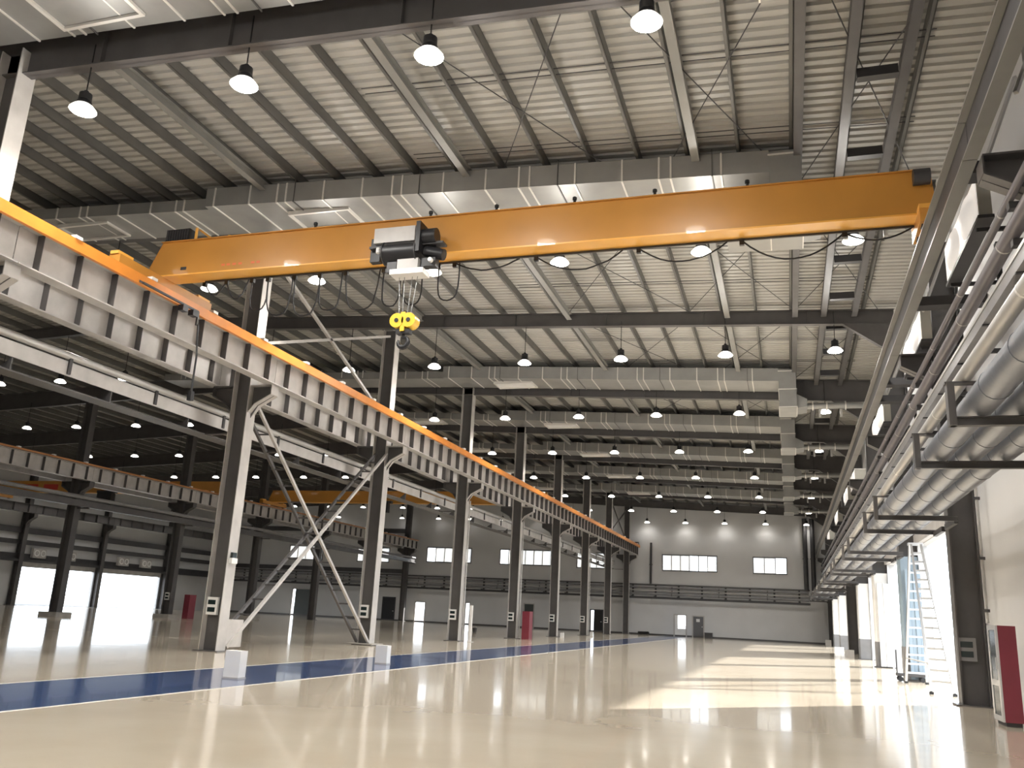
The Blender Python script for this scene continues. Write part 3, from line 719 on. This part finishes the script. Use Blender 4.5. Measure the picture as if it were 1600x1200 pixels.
# wall-side pipes on small arms
WX = 3.15
for z, r, l, m in ((7.48, .06, 'thin purple-grey pipe, topmost of the wall pipes', PIPEP), (6.98, .115, 'purple-grey pipe above the square cable tray', PIPEP)):
    longpipe(WX, z, r, l, m, bands=3.27, bm=STEEL2)
t = thing('cable_tray', 'grey square cable tray between the purple-grey and the pale pipe', 'cable tray', (WX, 2.8, 6.22))
MB().box(-.12, .12, 0, YF-4, 0, .22).obj('tray_body', PIPEG, t); MB().box(-.135, -.12, 0, YF-4, .18, .235).obj('tray_lip', PIPEL, t)
me = MB().box(-.125, .125, -.03, .03, -.02, .0).mesh('tray_strap', STEELD)
for j in range(40): link('tray_strap', me, t, (0, .7+j*2.18, 0))
for i, yk in enumerate(YK):
    t = thing('pipe_arm_set', f'dark steel arm set holding the wall pipes on the {ordw(i)} wall column', 'bracket', (0, yk, 0), group='arms of the wall pipes')
    for z in (6.12, 6.80, 7.36): MB().box(3.12, 3.57, -.06, .08, z-.05, z+.05 if z > 6.5 else z+.09).obj('arm', STEELD, t)
for j in range(24):
    y = 14.2 + j*3.27
    t = thing('pipe_strut', f'dark clamp strut between the wall pipes, {ordw(j)} from the near end', 'strut', (0, y, 0), group='clamp struts')
    MB().box(3.20+.07, 3.33, -.06, .06, 6.2, 7.5).obj('strut', STEELD, t)
    MB().box(3.33, 4.2, -.04, .04, 6.66, 6.74).obj('strut_arm', STEELD, t)
# boxes between girder and wall; their white fronts emit an added glow
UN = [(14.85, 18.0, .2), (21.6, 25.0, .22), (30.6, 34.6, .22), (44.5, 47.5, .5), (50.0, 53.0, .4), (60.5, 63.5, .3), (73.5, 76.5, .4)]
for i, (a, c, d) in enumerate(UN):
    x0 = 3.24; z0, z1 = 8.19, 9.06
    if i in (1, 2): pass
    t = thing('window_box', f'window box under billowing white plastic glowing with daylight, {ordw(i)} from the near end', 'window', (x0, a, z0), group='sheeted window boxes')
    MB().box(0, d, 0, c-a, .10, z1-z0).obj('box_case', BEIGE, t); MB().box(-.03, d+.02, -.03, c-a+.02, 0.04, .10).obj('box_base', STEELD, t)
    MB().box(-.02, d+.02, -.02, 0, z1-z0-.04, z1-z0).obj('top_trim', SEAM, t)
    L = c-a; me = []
    for s in range(2):
        cy = L*(.27+.46*s); R = L*.20; vs = []; n = 18; fs = []
        for q, (rr, dx) in enumerate(((1.0, 0), (.8, -.05), (.5, -.085), (.15, -.10))):
            for j in range(n):
                an = 2*PI*j/n; vs.append((dx-.005, cy+R*rr*math.cos(an), .48+.37*rr*math.sin(an)))
        for q in range(3):
            for j in range(n): fs.append((q*n+j, q*n+(j+1) % n, (q+1)*n+(j+1) % n, (q+1)*n+j))
        fs.append(tuple(3*n+j for j in range(n)))
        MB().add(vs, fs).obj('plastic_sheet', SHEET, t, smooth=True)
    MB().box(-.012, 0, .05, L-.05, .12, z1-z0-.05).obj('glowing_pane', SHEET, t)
    for yy in (.3, L-.3): MB().box(0 if d > .5 else 0, XR-x0, yy-.03, yy+.03, -.07, 0).obj('support_arm', STEELD, t)
# pale slanted stays near the runway girder
for i, y in enumerate((11.2, 13.4, 19.6, 26.2, 28.4)):
    tag(MB().bar((3.0, y, 8.3), (3.9, y+1.1, 10.6), .05).obj('wall_stay', PIPEL), f'pale slanted stay between runway girder and wall, {ordw(i)} from the near end', 'stay', 'slanted stays')
for i, y in enumerate((12.9+.6, 19.4, 26.0, 28.0)):
    tag(MB().box(2.86, XR, y-.18, y+.18, 8.3, 8.5).obj('wall_ledge', STEELD), f'dark crosswise ledge beside the runway girder, {ordw(i)} from the near end', 'ledge', 'crosswise ledges')

# vertical pipe beside near column, fire cabinet
t = thing('wall_pipe', 'pale vertical pipe with dark clamps beside the near wall column', 'pipe', (4.02, YK[1]-1.2, 0))
MB().tube([(0, 0, 1.77), (0, 0, 5.2)], .035, 10).obj('pipe', PIPEL, t, smooth=True)
for z in (2.0, 3.1, 4.4): MB().box(-.05, .06, -.05, .05, z, z+.06).obj('clamp', STEELD, t)
t = thing('fire_cabinet', 'tall red fire cabinet with glazed pale-framed front against the right wall', 'cabinet', (3.50, 17.85, 0))
MB().box(.03, .32, 0, .75, .07, 1.70).obj('cabinet_body', RED, t)
MB().box(.05, .30, .03, .72, 0, .07).obj('cabinet_foot', STEELD, t)
f = MB(); 
f.box(0, .03, 0, .75, .07, .16); f.box(0, .03, 0, .75, 1.62, 1.70); f.box(0, .03, 0, .12, .16, 1.62); f.box(0, .03, .63, .75, .16, 1.62); f.box(0, .03, .12, .63, .66, .76)
fo = f.obj('door_frame', ALU, t)
MB().box(.01, .02, .12, .63, .16, .66).obj('lower_glass', DARKG, t); MB().box(.01, .02, .12, .63, .76, 1.62).obj('upper_glass', DARKG, t)
MB().box(-.03, 0, .05, .08, .95, 1.15).obj('door_handle', ALU, t)

# ------------------------------------------------------------------ ladder in the open gate
t = thing('stepladder', 'tall aluminium double stepladder standing in the open gate by the near column', 'ladder', (0, 0, 0))
def lad(bl, br, tl, tr, n, m, tt, rungs=True):
    for a, b in ((bl, tl), (br, tr)): MB().bar(a, b, .055, .09).obj('stile', m, tt)
    if rungs:
        for i in range(1, n):
            u = i/n; p = Vector(bl).lerp(Vector(tl), u); q = Vector(br).lerp(Vector(tr), u)
            MB().bar(p, q, .035, .05).obj('rung', m, tt)
lad((3.36, 30.3, .05), (3.94, 30.3, .05), (3.52, 28.7, 4.05), (3.80, 28.7, 4.05), 15, ALU, t)
lad((3.42, 25.6, .05), (3.92, 25.3, .05), (3.54, 28.5, 4.05), (3.80, 28.5, 4.05), 15, ALU, t)
MB().box(3.46, 3.86, 28.45, 28.75, 4.03, 4.10).obj('top_platform', ALU, t)
MB().bar((3.36, 30.0, .75), (3.44, 26.0, .75), .03).obj('spreader', STEEL2, t)
for p in ((3.36, 30.3), (3.94, 30.3), (3.42, 25.6), (3.92, 25.3)): MB().box(p[0]-.05, p[0]+.05, p[1]-.06, p[1]+.06, 0, .06).obj('foot', BLACK, t)
t = thing('tool_trolley', 'low dark wheeled trolley at the foot of the stepladder', 'trolley', (3.3, 31.3, 0))
MB().box(-.1, .75, -.25, .25, .16, .24).obj('deck', STEELD, t)
for a in (0, .65):
    for b2 in (-.2, .2): MB().tube([(a, b2-.03, .08), (a, b2+.03, .08)], .08, 10).obj('wheel', BLACK, t)
MB().bar((-.08, 0, .2), (-.08, 0, .95), .04).obj('handle', STEELD, t)
# gate posts and rolled-up shutters over the openings
for i, (a, c, z0, z1) in enumerate(OPEN_R):
    t = thing('roller_shutter', f'rolled-up shutter box over the {ordw(i)} gate opening of the pipe wall', 'shutter', (XR, a, 0), group='roller shutters')
    MB().box(-.16, -.0, 0, c-a, z1+.02, z1+.34).obj('shutter_box', STEEL2, t)
    for yy in (.0, c-a-.08): MB().box(-.06, .0, yy, yy+.08, 0, z1+.02).obj('guide_rail', ALU, t)
for i, y in enumerate((YK[2]-.6, YK[3]-.55)):
    t = thing('gate_leaf', ['pale blue folded gate leaf beside the second wall column', 'white folded gate leaf beside the third wall column'][i], 'gate', (3.66, y, 0))
    for j in range(4): MB().box(.0+j*.12, .11+j*.12, -.04 if j % 2 else -.08, .04 if j % 2 else 0, .06, 3.5).obj('leaf_slat', BLUEW if i == 0 else WHITE, t)
# low boxes along the wall in the sun
for i, (x, y, w, hgt) in enumerate(((3.3, 56.5, .5, .35), (3.2, 66.0, .6, .3), (3.3, 86.5, .5, .5))):
    t = thing('carton', f'pale carton on the floor by the pipe wall, {ordw(i)} from the near end', 'box', (x, y, 0), group='cartons by the wall')
    MB().box(-w/2, w/2, -w/2, w/2, 0, hgt).obj('carton_body', WHITE, t); MB().box(-w/2-.005, w/2+.005, -.03, .03, hgt, hgt+.004).obj('carton_tape', CONC, t)

# ------------------------------------------------------------------ pipe shelf on the far wall
t = thing('wall_pipe_shelf', 'long dark pipe shelf across the end wall above the doors', 'shelf', (0, YF, 0))
MB().box(XL+.5, 2.0, -.75, -.60, 3.58, 3.78).obj('shelf_beam', STEELD, t)
MB().box(XL+.5, 2.0, -.12, -.0, 4.95, 5.08).obj('upper_rail', STEEL, t)
me = MB().box(-.10, .10, -.78, 0, 3.78, 3.86).add([(-.09, -.10, 3.86), (.09, -.10, 3.86), (.09, 0, 3.86), (-.09, 0, 3.86), (-.09, -.10, 5.0), (.09, -.10, 5.0), (.09, 0, 5.0), (-.09, 0, 5.0)], [(0,3,2,1),(4,5,6,7),(0,1,5,4),(1,2,6,5),(2,3,7,6),(3,0,4,7)]).mesh('shelf_bracket', STEELD)
x = 1.0
while x > XL+1: link('shelf_bracket', me, t, (x, 0, 0)); x -= 2.35
for z, yy, r, l, m in ((4.06, -.5, .13, 'lower grey pipe on the end wall shelf', PIPEG), (4.42, -.25, .07, 'thin pale pipe on the end wall shelf', PIPEL), (4.75, -.22, .10, 'upper grey pipe on the end wall shelf', PIPEG)):
    q = thing('pipe', l, 'pipe', (0, YF+yy, z), group='pipes of the end wall shelf')
    MB().tube([(XL+.8, 0, 0), (1.9, 0, 0)], r, 10).obj('pipe_run', m, q, smooth=True)
    me = MB().tube([(-.05, 0, 0), (.05, 0, 0)], r*1.15, 10).mesh('collar', STEEL)
    for j in range(12): link('collar', me, q, (-2.0-j*4.7, 0, 0))
q = thing('vertical_pipe', 'dark vertical pipe on the end wall beside the main row', 'pipe', (-13.6, YF-.12, 0))
MB().tube([(0, 0, 5.1), (0, 0, 9.3)], .11, 10).obj('pipe', STEELD, q, smooth=True); MB().box(-.16, .16, -.02, .12, 7.0, 7.1).obj('clamp', STEEL, q)
for i, (x, w2) in enumerate(((1.7, .22), (2.4, .22))):
    q = thing('riser_pipe', ['dark riser pipe in the far corner, left of two', 'dark riser pipe in the far corner, right of two'][i], 'pipe', (x, YF-.3, 0), group='riser pipes in the corner')
    MB().tube([(0, 0, 5.0), (0, 0, 12.0)], w2, 12).obj('pipe', STEELD, q, smooth=True); MB().box(-.26, .26, -.02, .3, 8.0, 8.12).obj('clamp', STEEL, q)
# girts on the far-left and gate walls
for i, (z, h2) in enumerate(((5.2, .45), (9.7, .5))):
    tag(MB().box(XL+.6, -41.5, YF-.25, YF-.0, z, z+h2).obj('wall_girt', STEELD), ['dark crosswise girt on the end wall, lower', 'dark crosswise girt on the end wall, upper'][i], 'beam', 'girts of the end wall')
for i, (z, h2) in enumerate(((4.0, .5), (5.3, .4), (6.3, .5), (10.0, .5))):
    tag(MB().box(XL, XL+.28, 34, YF-.3, z, z+h2).obj('wall_girt', STEELD), f'dark lengthwise girt on the gate wall, {ordw(i)} from below', 'beam', 'girts of the gate wall')
tag(MB().box(XL+.3, XL+.62, 34, YF-.6, 3.8, 4.02).obj('shelf_ledge', STEELD), 'dark ledge with pipes above the daylight gates', 'ledge')
for i, y in enumerate((63.6, 67.2, 74.4, 77.8)):
    q = thing('wall_fan', f'round exhaust fan box above the daylight gates, {ordw(i)} from the near end', 'fan', (XL+.3, y, 4.55), group='exhaust fans')
    MB().box(0, .3, -.75, .75, -.35, .5).obj('fan_case', STEEL2, q)
    for s in (-.36, .36):
        rg = MB(); n = 16; vs = []; fs = []
        for rr in (.30, .20):
            for j in range(n): vs.append((.31, s+rr*math.cos(2*PI*j/n), .08+rr*math.sin(2*PI*j/n)))
        for rr in (.30, .20):
            for j in range(n): vs.append((.35, s+rr*math.cos(2*PI*j/n), .08+rr*math.sin(2*PI*j/n)))
        for j in range(n):
            k2 = (j+1) % n; fs += [(2*n+j, 2*n+k2, 3*n+k2, 3*n+j), (j, k2, 2*n+k2, 2*n+j), (n+k2, n+j, 3*n+j, 3*n+k2)]
        rg.add(vs, fs).obj('fan_ring', WHITE, q)
for i, (a, c, z0, z1) in enumerate(OPEN_L):
    q = thing('gate_surround', f'grey surround of the {["nearer", "farther"][i]} daylight gate', 'gate', (XL, a, 0))
    MB().box(0, .1, -.12, .0, 0, z1+.1).obj('jamb', STEEL, q); MB().box(0, .1, c-a, c-a+.12, 0, z1+.1).obj('jamb', STEEL, q)
    MB().box(-.1, .1, 0, c-a, z1-.55, z1).obj('rolled_shutter', STEEL2, q)
# things outside the gates
tag(MB().box(-120, -119, 20, 170, -.12, .55).obj('boundary_wall', CONC), 'low pale boundary wall outside the daylight gates', 'wall')
for i, (x, y) in enumerate(((-118, 108), (-118, 122), (-118, 136))):
    q = thing('yard_post', f'thin yard lamp post outside the gates, {ordw(i)} one', 'post', (x, y, -.12), group='yard posts')
    MB().tube([(0, 0, 0), (0, 0, 3.6)], .08, 6).obj('post', CONC, q); MB().box(-.3, .3, -.2, .2, 3.6, 3.75).obj('post_head', CONC, q)
# small clutter on the floor far away
for i, (x, y) in enumerate(((-22.5, 60.5), (-21.6, 60.8))):
    q = thing('floor_bucket', ['small dark bucket on the floor beyond the main row, left of two', 'small dark bucket on the floor beyond the main row, right of two'][i], 'bucket', (x, y, 0))
    MB().lathe([(.12, 0), (.17, .32), (.16, .32), (.11, .02)], n=12).obj('bucket_body', STEELD, q, smooth=True); MB().tube([(-.16, 0, .3), (-.1, 0, .42), (.1, 0, .42), (.16, 0, .3)], .012, 5).obj('bucket_handle', ALU, q)
q = thing('hose_coil', 'dark coiled hose lying at the foot of the end wall by the main row', 'hose', (-14.2, YF-.8, .06))
MB().tube([(.55*math.cos(a)+.0*a, .3*math.sin(a), .012*a) for a in [j*.5 for j in range(38)]], .05, 6).obj('hose', RUBBER, q, smooth=True)
MB().tube([(.5, 0, 0), (1.6, -.1, 0), (2.2, .2, 0)], .05, 6).obj('hose_end', RUBBER, q, smooth=True)
